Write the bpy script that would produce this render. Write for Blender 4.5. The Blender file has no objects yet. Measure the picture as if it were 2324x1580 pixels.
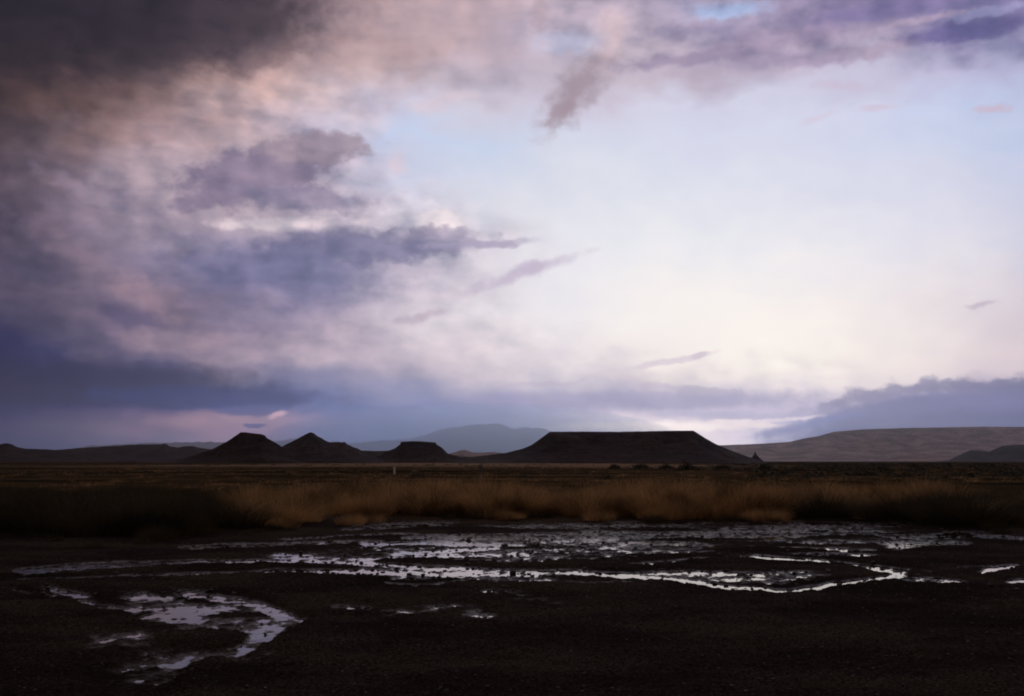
import bpy, math, random
import numpy as np

S = bpy.context.scene
C = S.collection
R = math.radians

# ------------------------------------------------------------------ camera
CAM_H = 1.6
LENS, SENSOR = 35.0, 36.0
PITCH = R(6.49)                      # the camera looks slightly up
F = 2324 * LENS / SENSOR             # focal length in tracing units (frame = 2324 x 1580)
CX, CY = 1162.0, 790.0
cam = bpy.data.cameras.new('camera')
cam.lens, cam.sensor_width = LENS, SENSOR
cam.clip_start, cam.clip_end = 0.1, 200000
cam_o = bpy.data.objects.new('camera', cam)
C.objects.link(cam_o)
cam_o.location = (0, 0, CAM_H)
cam_o.rotation_euler = (R(90) + PITCH, 0, 0)
S.camera = cam_o

# ------------------------------------------------------------------ exposure
S.view_settings.view_transform = 'Standard'
S.view_settings.look = 'None'
S.view_settings.exposure = 0
S.view_settings.gamma = 1
S.view_settings.use_curve_mapping = False
S.render.engine = 'CYCLES'
S.cycles.filter_width = 1.9
S.cycles.max_bounces = 4
S.cycles.diffuse_bounces = 2
S.cycles.glossy_bounces = 2
S.cycles.volume_bounces = 2
S.cycles.use_denoising = True

# ------------------------------------------------------------------ tracing helpers: a picture point to a world direction
ct, st = math.cos(PITCH), math.sin(PITCH)
def direction(X, Y):
    X = np.asarray(X, float); Y = np.asarray(Y, float)
    u, v = X - CX, CY - Y
    d = np.stack([u + 0 * v, F * ct - v * st + 0 * u, F * st + v * ct + 0 * u], -1)
    return d / np.linalg.norm(d, axis=-1, keepdims=True)
def to_picture(dx, dy, dz):
    fw = dy * ct + dz * st
    up = -dy * st + dz * ct
    fw = np.where(np.abs(fw) < 1e-6, 1e-6, fw)
    return CX + F * dx / fw, CY - F * up / fw, fw
def azel(X, Y):
    d = direction(X, Y)
    return np.degrees(np.arctan2(d[..., 0], d[..., 1])), np.degrees(np.arcsin(d[..., 2]))
def on_ground(X, Y, z=0.0):
    d = direction(X, Y)
    k = (z - CAM_H) / d[..., 2]
    return d[..., 0] * k, d[..., 1] * k
def row_dist(Y):
    return on_ground(CX, Y)[1]
def slope(Y):
    v = CY - Y
    return (F * st + v * ct) / (F * ct - v * st)
def side(X, Y=1047):
    v = CY - Y
    return (X - CX) / (F * ct - v * st)
def lin(c):
    c = np.asarray(c, float) / 255.0
    return np.where(c <= 0.04045, c / 12.92, ((c + 0.055) / 1.055) ** 2.4)

def smooth(e0, e1, x):
    t = np.clip((x - e0) / (e1 - e0), 0, 1)
    return t * t * (3 - 2 * t)

# ------------------------------------------------------------------ node helpers
class Nodes:
    def __init__(self, tree):
        self.t = tree
    def new(self, typ, **kw):
        n = self.t.nodes.new(typ)
        for k, v in kw.items():
            setattr(n, k, v)
        return n
    def link(self, a, b):
        self.t.links.new(a, b)
    def put(self, sock, v):
        if isinstance(v, bpy.types.NodeSocket):
            self.link(v, sock)
        else:
            sock.default_value = v
    def math(self, op, a, b=None, c=None, clamp=False):
        n = self.new('ShaderNodeMath', operation=op, use_clamp=clamp)
        self.put(n.inputs[0], a)
        if b is not None: self.put(n.inputs[1], b)
        if c is not None: self.put(n.inputs[2], c)
        return n.outputs[0]
    def vec(self, op, a, b=None, scale=None):
        n = self.new('ShaderNodeVectorMath', operation=op)
        self.put(n.inputs[0], a)
        if b is not None: self.put(n.inputs[1], b)
        if scale is not None: self.put(n.inputs['Scale'], scale)
        return n.outputs['Value'] if op in ('LENGTH', 'DOT_PRODUCT') else n.outputs['Vector']
    def comb(self, x, y, z):
        n = self.new('ShaderNodeCombineXYZ')
        self.put(n.inputs[0], x); self.put(n.inputs[1], y); self.put(n.inputs[2], z)
        return n.outputs[0]
    def noise(self, vec, scale, detail=4, rough=0.5, dist=0.0, out='Fac'):
        n = self.new('ShaderNodeTexNoise')
        if vec is not None: self.link(vec, n.inputs['Vector'])
        n.inputs['Scale'].default_value = scale
        n.inputs['Detail'].default_value = detail
        n.inputs['Roughness'].default_value = rough
        n.inputs['Distortion'].default_value = dist
        return n.outputs[out]
    def range(self, v, a, b, c=0.0, d=1.0, interp='SMOOTHSTEP'):
        n = self.new('ShaderNodeMapRange', interpolation_type=interp)
        self.put(n.inputs['Value'], v)
        n.inputs['From Min'].default_value = a
        n.inputs['From Max'].default_value = b
        n.inputs['To Min'].default_value = c
        n.inputs['To Max'].default_value = d
        return n.outputs['Result']
    def mix(self, f, a, b, blend='MIX'):
        n = self.new('ShaderNodeMix', data_type='RGBA', blend_type=blend)
        self.put(n.inputs[0], f)
        self.put(n.inputs[6], a if isinstance(a, bpy.types.NodeSocket) else tuple(a)[:3] + (1.0,))
        self.put(n.inputs[7], b if isinstance(b, bpy.types.NodeSocket) else tuple(b)[:3] + (1.0,))
        return n.outputs[2]
    def mapping(self, v, loc, rot, scale, kind='TEXTURE'):
        n = self.new('ShaderNodeMapping', vector_type=kind)
        self.link(v, n.inputs[0])
        n.inputs['Location'].default_value = loc
        n.inputs['Rotation'].default_value = rot
        n.inputs['Scale'].default_value = scale
        return n.outputs[0]

# ------------------------------------------------------------------ sky: dusk cloud cover as a function of direction
SUN_AZ, SUN_EL = R(5), R(2.0)       # just above the far plain, behind the big mesa
gx = [0, 180, 360, 540, 720, 900, 1080, 1260, 1440, 1620, 1800, 1980, 2160, 2324]
gy = [0, 80, 160, 240, 320, 400, 480, 560, 640, 720, 800, 860, 920, 960, 1000, 1047]
SKY = [
 [(50,46,54),(52,48,58),(60,55,66),(76,67,77),(160,137,145),(188,164,172),(192,170,180),(190,172,185),(190,175,195),(172,165,195),(155,145,175),(140,130,165),(122,117,157),(130,125,165)],
 [(50,46,52),(52,48,56),(62,56,64),(90,78,84),(165,140,145),(190,164,168),(195,172,180),(190,178,198),(188,173,188),(165,155,180),(165,148,172),(160,145,172),(120,113,152),(122,114,152)],
 [(52,46,50),(60,52,58),(92,78,82),(150,125,128),(180,155,158),(188,164,166),(180,165,180),(190,178,192),(200,185,198),(185,170,188),(190,178,198),(190,178,200),(195,190,218),(185,185,215)],
 [(58,50,54),(82,68,70),(140,115,115),(182,155,155),(200,178,182),(205,200,220),(210,205,220),(205,195,212),(215,212,230),(215,215,235),(215,215,235),(210,212,235),(200,208,235),(190,200,228)],
 [(62,56,64),(120,102,108),(165,145,155),(180,162,172),(185,175,195),(192,206,233),(200,212,235),(212,215,232),(215,218,235),(216,218,236),(216,218,236),(214,217,236),(208,214,235),(198,206,230)],
 [(66,60,72),(130,115,130),(175,158,170),(165,150,165),(175,163,180),(198,198,218),(210,215,232),(218,220,232),(222,224,235),(222,224,236),(222,222,236),(218,218,234),(214,215,232),(203,206,227)],
 [(62,58,74),(120,110,130),(150,138,155),(180,165,176),(185,172,186),(215,205,215),(222,220,230),(228,228,236),(230,230,238),(230,230,238),(230,229,238),(226,225,236),(220,219,233),(207,207,225)],
 [(74,70,88),(100,95,118),(122,115,138),(138,134,160),(130,128,155),(150,145,170),(205,196,208),(232,230,237),(236,235,240),(238,236,240),(236,234,240),(232,229,237),(225,222,233),(209,207,223)],
 [(80,76,94),(115,104,122),(112,106,130),(112,112,145),(122,122,155),(185,175,192),(222,214,222),(235,232,238),(242,238,241),(244,240,242),(243,239,241),(238,233,238),(228,223,231),(211,205,219)],
 [(66,66,89),(92,88,110),(120,108,126),(125,118,142),(160,148,168),(210,198,208),(228,220,225),(238,233,236),(244,240,241),(246,242,242),(245,240,240),(240,233,236),(230,222,229),(212,202,213)],
 [(52,56,84),(72,74,102),(140,125,142),(165,148,162),(185,168,180),(205,190,200),(222,210,215),(230,220,224),(238,230,232),(245,240,238),(246,241,238),(242,234,233),(233,223,226),(215,202,211)],
 [(48,54,86),(55,62,94),(85,88,122),(112,112,145),(130,128,160),(170,160,180),(205,192,203),(208,198,209),(208,198,210),(230,220,224),(242,234,230),(236,224,226),(220,206,216),(205,190,205)],
 [(54,60,92),(62,68,102),(70,78,116),(76,86,130),(108,118,160),(122,130,172),(140,142,180),(158,156,190),(162,156,188),(176,168,196),(196,184,204),(205,192,206),(160,152,184),(140,136,172)],
 [(70,68,93),(98,90,111),(128,108,127),(150,120,138),(120,123,165),(122,136,180),(148,158,198),(190,182,205),(225,208,215),(218,202,212),(180,172,200),(125,126,170),(95,104,152),(86,98,145)],
 [(70,72,97),(88,86,111),(108,102,127),(146,122,141),(118,128,172),(128,146,192),(150,170,212),(180,185,212),(235,215,215),(228,212,220),(190,186,212),(140,145,190),(105,115,165),(90,102,150)],
 [(64,70,97),(78,84,113),(96,100,131),(122,120,147),(118,132,176),(132,150,196),(158,176,214),(190,192,214),(230,214,216),(225,212,220),(200,195,215),(160,162,198),(120,128,172),(95,106,152)],
]
SKY = np.array(SKY, float)
GX, GY = np.meshgrid(np.array(gx, float), np.array(gy, float))
rosy = (1 - smooth(760, 1150, GX)) * smooth(60, 200, GY) * (1 - smooth(640, 800, GY))
SKY = SKY + rosy[..., None] * np.array([15, 10, 9]) * (1 - SKY / 330)
def muted(c, amount):                                # low cloud is greyer than the open sky
    c = np.asarray(c, float)
    return c + (c.mean(-1, keepdims=True) - c) * amount
SKY = np.where((GY > 820)[..., None], muted(SKY, 0.18), SKY)
cream = smooth(1250, 1500, GX) * smooth(520, 700, GY) * (1 - smooth(860, 920, GY))
SKY = lin(np.clip(SKY + cream[..., None] * np.array([4, 1, -4]), 0, 255))
REAR = lin((102, 86, 84))
OVERHEAD = lin((142, 126, 132))
HAZE, HAZE_TOP, HAZE_FAR = 1.7e-5, 2150.0, 58000.0
HAZE_GLOW = ([-400, 0, 400, 800, 1160, 1500, 1900, 2324, 2700], [.06, .08, .11, .16, .22, .25, .25, .21, .14])
def through_air(c, X, e):
    """the radiance beyond the haze box that reads as c from the ground"""
    e = np.maximum(np.asarray(e, float), 0.05)
    T = np.exp(-HAZE * np.minimum(HAZE_FAR, HAZE_TOP / np.sin(np.radians(e))))
    T = np.asarray(T)[..., None]
    J = np.interp(np.asarray(X, float), *HAZE_GLOW)[..., None] * np.array([.95, .93, 1.04]) * (1 + 1.15 * smooth(0, 9, e))[..., None]
    c = np.asarray(c)
    return np.maximum((c - J * (1 - T)) / T, c * 0.2)
def catmull(tab, xs, q, axis):
    xs = np.asarray(xs, float); q = np.clip(q, xs[0], xs[-1])
    i = np.clip(np.searchsorted(xs, q, 'right') - 1, 0, len(xs) - 2)
    t = (q - xs[i]) / (xs[i + 1] - xs[i])
    return i, t
def sky_sample(X, Y):
    i, a = catmull(None, gx, X, 0); j, b = catmull(None, gy, Y, 0)
    a = (a * a * (3 - 2 * a) * 0.5 + a * 0.5)[..., None]; b = (b * b * (3 - 2 * b) * 0.5 + b * 0.5)[..., None]
    return (SKY[j, i] * (1 - a) + SKY[j, i + 1] * a) * (1 - b) + (SKY[j + 1, i] * (1 - a) + SKY[j + 1, i + 1] * a) * b
def cloudiness(X, Y):                                # how strongly cloud texture shows
    edge = np.interp(Y, [0, 120, 160, 250, 330, 420, 520, 640, 780, 850, 880], [4000, 3000, 1350, 880, 820, 980, 1150, 1150, 1300, 2100, 4000])
    calm = smooth(560, 760, X) * (1 - smooth(1180, 1320, X)) * (1 - smooth(150, 260, Y))
    return (1 - smooth(edge - 160, edge + 60, X) * 0.96) * (1 - 0.55 * calm) * (1 - 0.5 * smooth(780, 950, X) * smooth(560, 640, Y))
AZ = list(np.linspace(-31, 31, 27)) + [48, 80, -48, -80]
AZ = sorted(AZ)
EL = [-3.0, 0.0, 0.6, 1.2, 1.8, 2.4, 3.1, 3.9, 4.8, 5.8, 7, 8.3, 9.6, 11, 12.4, 13.8, 15.2, 16.8, 18.4, 20, 21.6, 23.2, 24.8, 27, 36, 55, 90]
world = bpy.data.worlds.new('World')
S.world = world
world.use_nodes = True
wt = world.node_tree
wt.nodes.clear()
N = Nodes(wt)
coord = N.new('ShaderNodeTexCoord').outputs['Generated']
sep = N.new('ShaderNodeSeparateXYZ'); N.link(coord, sep.inputs[0])
DEG = 57.29578
az = N.math('MULTIPLY', N.math('ARCTAN2', sep.outputs[0], sep.outputs[1]), DEG)
el = N.math('MULTIPLY', N.math('ARCSINE', N.math('MINIMUM', N.math('MAXIMUM', sep.outputs[2], -1.0), 1.0)), DEG)
base = N.comb(az, el, 0.0)
stretch = N.vec('MULTIPLY', base, (0.066, 0.10, 1.0))
# streaks in the cover run up to the right as they climb on the left
def centred(sock, amp):
    return N.vec('MULTIPLY', N.vec('SUBTRACT', sock, (0.5, 0.5, 0.5)), amp)
near_h = N.range(el, 0.0, 7.0, 0.25, 1.0)
warp1 = N.vec('SCALE', centred(N.noise(stretch, 3.2, 2, 0.5, out='Color'), (6.0, 3.6, 0)), scale=near_h)
warp2 = N.vec('SCALE', centred(N.noise(stretch, 11.0, 5, 0.52, out='Color'), (2.5, 1.7, 0)), scale=near_h)
coverw = N.vec('ADD', N.vec('ADD', base, warp1), warp2)
sw = N.new('ShaderNodeSeparateXYZ'); N.link(coverw, sw.inputs[0])
azf = N.math('DIVIDE', N.math('ADD', sw.outputs[0], 180.0), 360.0)
col = alp = None
for k, e in enumerate(EL):
    d = np.stack([np.sin(np.radians(AZ)) * math.cos(R(e)), np.cos(np.radians(AZ)) * math.cos(R(e)), np.full(len(AZ), math.sin(R(e)))], -1)
    X, Y, fw = to_picture(d[:, 0], d[:, 1], d[:, 2])
    X = np.where(fw > 0, X, np.where(d[:, 0] > 0, 9999, -9999)); Y = np.where(fw > 0, Y, -9999)
    c = sky_sample(X, np.clip(Y, 0, 1047))
    w = cloudiness(np.clip(X, 0, 2324), np.clip(Y, 0, 1047))
    out = smooth(32, 75, np.abs(np.array(AZ)))[:, None]
    c = c * (1 - out) + REAR * out
    up = smooth(26, 46, e)
    c = c * (1 - up) + OVERHEAD * up
    c = through_air(c, np.clip(X, -400, 2700), max(e, 0))
    if e < 0: c = c * 0.15
    r = N.new('ShaderNodeValToRGB')
    r.color_ramp.interpolation = 'LINEAR'
    els = r.color_ramp.elements
    stops = [(0.0, tuple(REAR if e >= 0 else REAR * 0.15) + (1.0,))] + [((a + 180) / 360, tuple(cc) + (float(ww),)) for a, cc, ww in zip(AZ, c, w)]
    while len(els) < len(stops): els.new(0.5)
    for q, (p, cc) in zip(els, stops):
        q.position = p
    for q, (p, cc) in zip(els, stops):
        q.color = cc
    # each step leans on the one before it, so the shader never holds many results at once
    N.link(azf if alp is None else N.math('MULTIPLY_ADD', alp, 1e-7, azf), r.inputs[0])
    if col is None:
        col, alp = r.outputs[0], r.outputs[1]
    else:
        f = N.range(N.math('MULTIPLY_ADD', alp, 1e-6, sw.outputs[1]), EL[k - 1], e, interp='LINEAR')
        col = N.mix(f, col, r.outputs[0])
        m = N.new('ShaderNodeMix', data_type='FLOAT')
        N.link(f, m.inputs[0]); N.link(alp, m.inputs[2]); N.link(r.outputs[1], m.inputs[3])
        alp = m.outputs[0]
# the clear part of the sky comes partly from the sky model
sky = N.new('ShaderNodeTexSky', sky_type='NISHITA')
sky.sun_disc = False
sky.sun_elevation, sky.sun_rotation = SUN_EL, SUN_AZ
sky.air_density, sky.dust_density = 1.0, 2.0
NISHITA = 0.05
# billows inside the cover
bpos = N.vec('ADD', stretch, N.vec('SCALE', warp2, scale=0.02))
bill = N.noise(bpos, 6.0, 5, 0.52)
bulk = N.noise(bpos, 4.2, 3, 0.46)
bulk_to_light = N.noise(N.vec('ADD', bpos, (0.040, 0.030, 0.0)), 4.2, 3, 0.46)
lit = N.math('MULTIPLY', N.math('SUBTRACT', bulk, bulk_to_light), 1.45)     # billows brighten on the side that faces the glow
wisp = N.noise(N.mapping(stretch, (0, 0, 0), (0, 0, R(24)), (0.8, 2.2, 1), 'POINT'), 5.0, 4, 0.5, 0.4)
edgy = N.range(bill, .40, .62)
dens = N.math('ADD', N.math('MULTIPLY', N.math('SUBTRACT', N.math('MULTIPLY_ADD', edgy, 0.16, N.math('MULTIPLY', bill, 0.84)), 0.5), 0.72), N.math('MULTIPLY', N.math('SUBTRACT', wisp, 0.5), 0.45))
dens = N.math('ADD', dens, lit)
dens = N.math('MULTIPLY', N.math('MULTIPLY', dens, alp), N.range(el, 0.5, 9.0, 0.4, 1.0))
tint = N.vec('ADD', N.vec('MULTIPLY', N.comb(dens, dens, dens), (1.15, 1.0, 0.80)), (1, 1, 1))

# single clouds standing in front of the cover: (x, y, half width, half height, tilt, softness, colour, opacity, raggedness)
fine = N.vec('ADD', base, N.vec('SCALE', centred(N.noise(base, 0.8, 5, 0.56, out='Color'), (1.1, 0.9, 0)), scale=N.range(el, 0, 9, 0.55, 1.0)))
rag = N.noise(N.vec('MULTIPLY', base, (0.8, 1.0, 1)), 1.35, 5, 0.56)
PUFFS = [
 # top-left storm cloud
 (250, 30, 500, 130, 10, .95, (52, 48, 57), .75, .5), (550, 60, 150, 80, 20, .95, (72, 64, 73), .8, .6), (600, 128, 80, 30, 30, .95, (118, 100, 106), .5, .7),
 # wedge and its streamers
 (585, 400, 180, 62, 16, .4, (136, 123, 146), .92, .8), (715, 336, 130, 34, 6, .45, (158, 142, 156), .88, .8), (690, 450, 140, 30, -2, .5, (146, 136, 160), .8, .9),
 (450, 455, 60, 24, 16, .6, (135, 122, 145), .7, .8), (640, 508, 150, 15, 3, .8, (222, 208, 214), .6, 1.1), (765, 418, 60, 16, -24, .95, (200, 188, 203), .35, 1.0),
 (1000, 502, 62, 30, 8, .5, (230, 218, 222), .85, .6), (830, 562, 250, 42, 4, .6, (122, 120, 150), .85, .8), (985, 532, 105, 17, 3, .6, (160, 150, 172), .7, .8),
 (1085, 556, 125, 11, 3, .6, (172, 162, 186), .85, .6), (640, 610, 260, 50, -4, .9, (110, 112, 146), .6, .9),
 # lens clouds
 (1180, 624, 145, 14, 18, .9, (200, 187, 205), .85, .9), (1198, 608, 45, 15, 10, .8, (196, 184, 204), .85, .7), (955, 720, 64, 12, 14, .8, (196, 180, 194), .9, .7),
 (1520, 819, 100, 9, 11, .6, (217, 204, 213), .8, .6), (1588, 803, 22, 8, 10, .6, (212, 198, 208), .8, .7), (2228, 691, 28, 6, 6, .8, (196, 181, 196), .75, .6),
 (2252, 247, 34, 8, -3, .7, (204, 184, 202), .75, .7), (1990, 246, 40, 8, 0, .9, (212, 196, 213), .7, .8), (1860, 268, 45, 8, 15, .9, (214, 202, 218), .6, .9), (1905, 196, 60, 12, -8, .9, (205, 190, 210), .6, .9),
 (900, 370, 24, 34, 0, .9, (216, 201, 213), .75, .7), (1312, 200, 108, 48, 46, .98, (164, 146, 157), .9, .9), (1270, 252, 42, 26, 36, .95, (166, 147, 158), .75, .8), (1225, 30, 22, 36, 0, .8, (168, 150, 162), .6, .8),
 (1390, 80, 34, 60, 4, .8, (206, 184, 190), .6, .8), (970, 240, 45, 18, 10, .9, (216, 200, 210), .6, .9), (1040, 215, 50, 14, 6, .9, (214, 198, 208), .6, .9),
 # left side
 (195, 590, 175, 34, -32, .95, (134, 116, 130), .5, 1.0), (350, 678, 75, 42, -25, .9, (158, 134, 146), .6, 1.1), (235, 452, 130, 16, -20, .98, (168, 152, 171), .35, 1.2),
 (300, 722, 80, 26, -20, .8, (92, 88, 114), .7, .9), (80, 620, 80, 30, -10, .9, (80, 78, 100), .5, .9), (420, 775, 130, 24, 0, .9, (168, 146, 158), .5, .9),
 (130, 868, 420, 52, 1, .6, (48, 60, 89), .85, .45), (480, 900, 270, 24, 0, .6, (70, 82, 120), .75, .6),
 (545, 953, 190, 20, 0, .95, (166, 134, 146), .5, .7), (560, 932, 72, 13, 0, .6, (95, 97, 138), .85, .6), (632, 942, 22, 8, 15, .7, (198, 160, 172), .8, .7), (578, 964, 24, 6, 2, .5, (94, 94, 134), .9, .6),
 # bank over the middle of the horizon
 (1450, 908, 430, 22, 0, .7, (163, 156, 188), .75, .7), (1480, 880, 45, 11, 0, .6, (192, 180, 200), .75, .9), (1580, 886, 80, 9, -3, .6, (184, 174, 196), .75, .9), (1225, 872, 105, 7, 4, .8, (192, 180, 199), .7, .8),
 (1490, 968, 240, 12, 0, .8, (250, 232, 224), .85, .7), (1700, 962, 90, 6, -4, .8, (240, 218, 214), .7, .7), (1780, 951, 130, 4, 3, .8, (238, 220, 222), .7, .7), (1640, 942, 160, 10, -2, .8, (172, 166, 196), .6, .8),
 # cumulus bank on the right
 (2320, 955, 520, 72, 6, .4, (104, 110, 148), .97, .3),
 (2170, 922, 290, 47, 4, .6, (126, 124, 160), .96, .5),
 (1880, 928, 30, 12, 16, .5, (158, 150, 180), .85, 1.0), (1912, 912, 26, 14, 10, .7, (150, 143, 174), .9, 1.0), (1948, 896, 24, 19, 0, .7, (150, 143, 173), .85, 1.2), (1986, 900, 26, 14, 0, .7, (150, 143, 174), .85, 1.2),
 (2022, 886, 27, 18, 5, .7, (147, 140, 171), .85, 1.2), (2066, 884, 26, 13, 0, .7, (145, 139, 170), .85, 1.2), (2108, 876, 27, 17, 0, .7, (143, 137, 168), .85, 1.2), (2150, 880, 24, 14, 0, .7, (139, 134, 165), .85, 1.2),
 (2188, 872, 28, 17, 0, .7, (136, 131, 163), .85, 1.2), (2236, 878, 28, 13, 0, .7, (133, 129, 161), .85, 1.2), (2284, 872, 30, 16, 0, .7, (128, 125, 157), .85, 1.2), (2330, 868, 34, 18, 0, .7, (124, 122, 154), .85, 1.2),
 (2220, 965, 330, 34, 3, .95, (84, 94, 138), .7, .4), (1830, 965, 130, 12, 12, .7, (128, 130, 172), .75, .7),
 # broken layer along the top right
 (1650, 26, 82, 20, 0, .8, (174, 190, 227), .85, .8), (1290, 96, 75, 24, 0, .9, (192, 196, 222), .6, .9), (2010, 20, 180, 20, 0, .8, (134, 124, 165), .8, .9), (2190, 72, 125, 20, -2, .7, (112, 106, 151), .85, .9),
 (1580, 132, 175, 17, 3, .7, (158, 143, 170), .8, .9), (1820, 136, 150, 18, -3, .7, (164, 149, 177), .8, .9), (1560, 70, 110, 14, 3, .8, (160, 148, 176), .65, .9), (1720, 88, 90, 12, -4, .8, (158, 144, 172), .65, .9), (1960, 118, 90, 16, 0, .8, (176, 158, 180), .7, .9),
 (2230, 30, 80, 10, 0, .8, (160, 158, 196), .7, .9), (2080, 48, 120, 8, 2, .8, (178, 160, 182), .6, .9),
]
deg = F * math.pi / 180
for (x, y, rx, ry, tilt, soft, c, op, rg) in PUFFS:
    a, e = azel(x, y)
    scl = math.cos(R(e))
    step = N.new('ShaderNodeVectorMath', operation='MULTIPLY_ADD')
    N.link(col, step.inputs[0]); step.inputs[1].default_value = (1e-6, 1e-6, 1e-6); N.link(fine, step.inputs[2])
    v = N.mapping(step.outputs[0], (float(a), float(e), 0), (0, 0, R(tilt)), (rx / deg / scl, ry / deg, 1))
    dist = N.math('MULTIPLY_ADD', N.math('SUBTRACT', rag, 0.5), rg * 1.6, N.vec('LENGTH', v))
    f = N.range(dist, 1.0 + soft * 0.45, 1.0 - soft * 0.8, 0.0, op)
    col = N.mix(f, col, through_air(lin(muted(c, 0.22 if y > 830 else 0.0)), x, e))
col = N.mix(1.0, col, tint, 'MULTIPLY')
mixed = N.vec('ADD', N.vec('SCALE', col, scale=0.99), N.vec('SCALE', sky.outputs[0], scale=NISHITA * 0.012))
bg = N.new('ShaderNodeBackground')
N.link(mixed, bg.inputs[0])
bg.inputs[1].default_value = 1.0
wo = N.new('ShaderNodeOutputWorld')
N.link(bg.outputs[0], wo.inputs[0])

# ------------------------------------------------------------------ sun: the last glow at the horizon
sun = bpy.data.lights.new('sun', 'SUN')
sun.energy = 0.14
sun.angle = R(90)
sun.color = (1.0, 0.88, 0.80)
sun_o = bpy.data.objects.new('sun', sun)
C.objects.link(sun_o)
sun_o.rotation_euler = (R(90) - SUN_EL, 0, R(180) - SUN_AZ)

# ------------------------------------------------------------------ object helpers
def tag(o, label=None, cat=None, group=None, kind=None):
    if label: o['label'] = label
    if cat: o['category'] = cat
    if group: o['group'] = group
    if kind: o['kind'] = kind
    return o
def mesh_from(name, V, Fq, mat=None, smooth_shade=True):
    """V (n,3) array, Fq (m,3) or (m,4) array"""
    V = np.asarray(V, np.float32); Fq = np.asarray(Fq, np.int32)
    m = bpy.data.meshes.new(name)
    m.vertices.add(len(V)); m.vertices.foreach_set('co', V.ravel())
    k = Fq.shape[1]
    m.loops.add(Fq.size); m.loops.foreach_set('vertex_index', Fq.ravel())
    m.polygons.add(len(Fq))
    m.polygons.foreach_set('loop_start', np.arange(0, Fq.size, k, dtype=np.int32))
    m.polygons.foreach_set('loop_total', np.full(len(Fq), k, np.int32))
    m.polygons.foreach_set('use_smooth', np.full(len(Fq), smooth_shade, bool))
    m.update(calc_edges=True)
    if mat: m.materials.append(mat)
    return m
def add(name, mesh, parent=None, loc=None):
    o = bpy.data.objects.new(name, mesh)
    C.objects.link(o)
    if parent: o.parent = parent
    if loc is not None: o.location = loc
    return o
def grid_faces(nr, nc):
    i = np.arange(nr - 1)[:, None] * nc + np.arange(nc - 1)[None]
    return np.stack([i, i + 1, i + nc + 1, i + nc], -1).reshape(-1, 4)

def lattice(seed, n=256):
    return np.random.default_rng(seed).random((n, n)).astype(np.float32)
LAT = {}
def vnoise(x, y, seed=0):
    if seed not in LAT: LAT[seed] = lattice(seed)
    L = LAT[seed]
    xi = np.floor(x).astype(np.int64); yi = np.floor(y).astype(np.int64)
    fx = x - xi; fy = y - yi
    fx = fx * fx * (3 - 2 * fx); fy = fy * fy * (3 - 2 * fy)
    a, b = L[yi & 255, xi & 255], L[yi & 255, (xi + 1) & 255]
    c, d = L[(yi + 1) & 255, xi & 255], L[(yi + 1) & 255, (xi + 1) & 255]
    return (a * (1 - fx) + b * fx) * (1 - fy) + (c * (1 - fx) + d * fx) * fy - 0.5
def fbm(x, y, seed=0, oct=4, gain=0.5):
    s, a = 0, 1.0
    for k in range(oct):
        s = s + a * vnoise(x * 2 ** k + 17.3 * k, y * 2 ** k - 9.1 * k, seed + k)
        a *= gain
    return s

def material(name):
    m = bpy.data.materials.new(name)
    m.use_nodes = True
    m.node_tree.nodes.clear()
    n = Nodes(m.node_tree)
    p = n.new('ShaderNodeBsdfPrincipled')
    o = n.new('ShaderNodeOutputMaterial')
    n.link(p.outputs[0], o.inputs[0])
    return m, n, p, o
def bump(n, p, height, strength, dist):
    b = n.new('ShaderNodeBump')
    b.inputs['Strength'].default_value = strength
    b.inputs['Distance'].default_value = dist
    n.link(height, b.inputs['Height'])
    n.link(b.outputs[0], p.inputs['Normal'])

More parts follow.
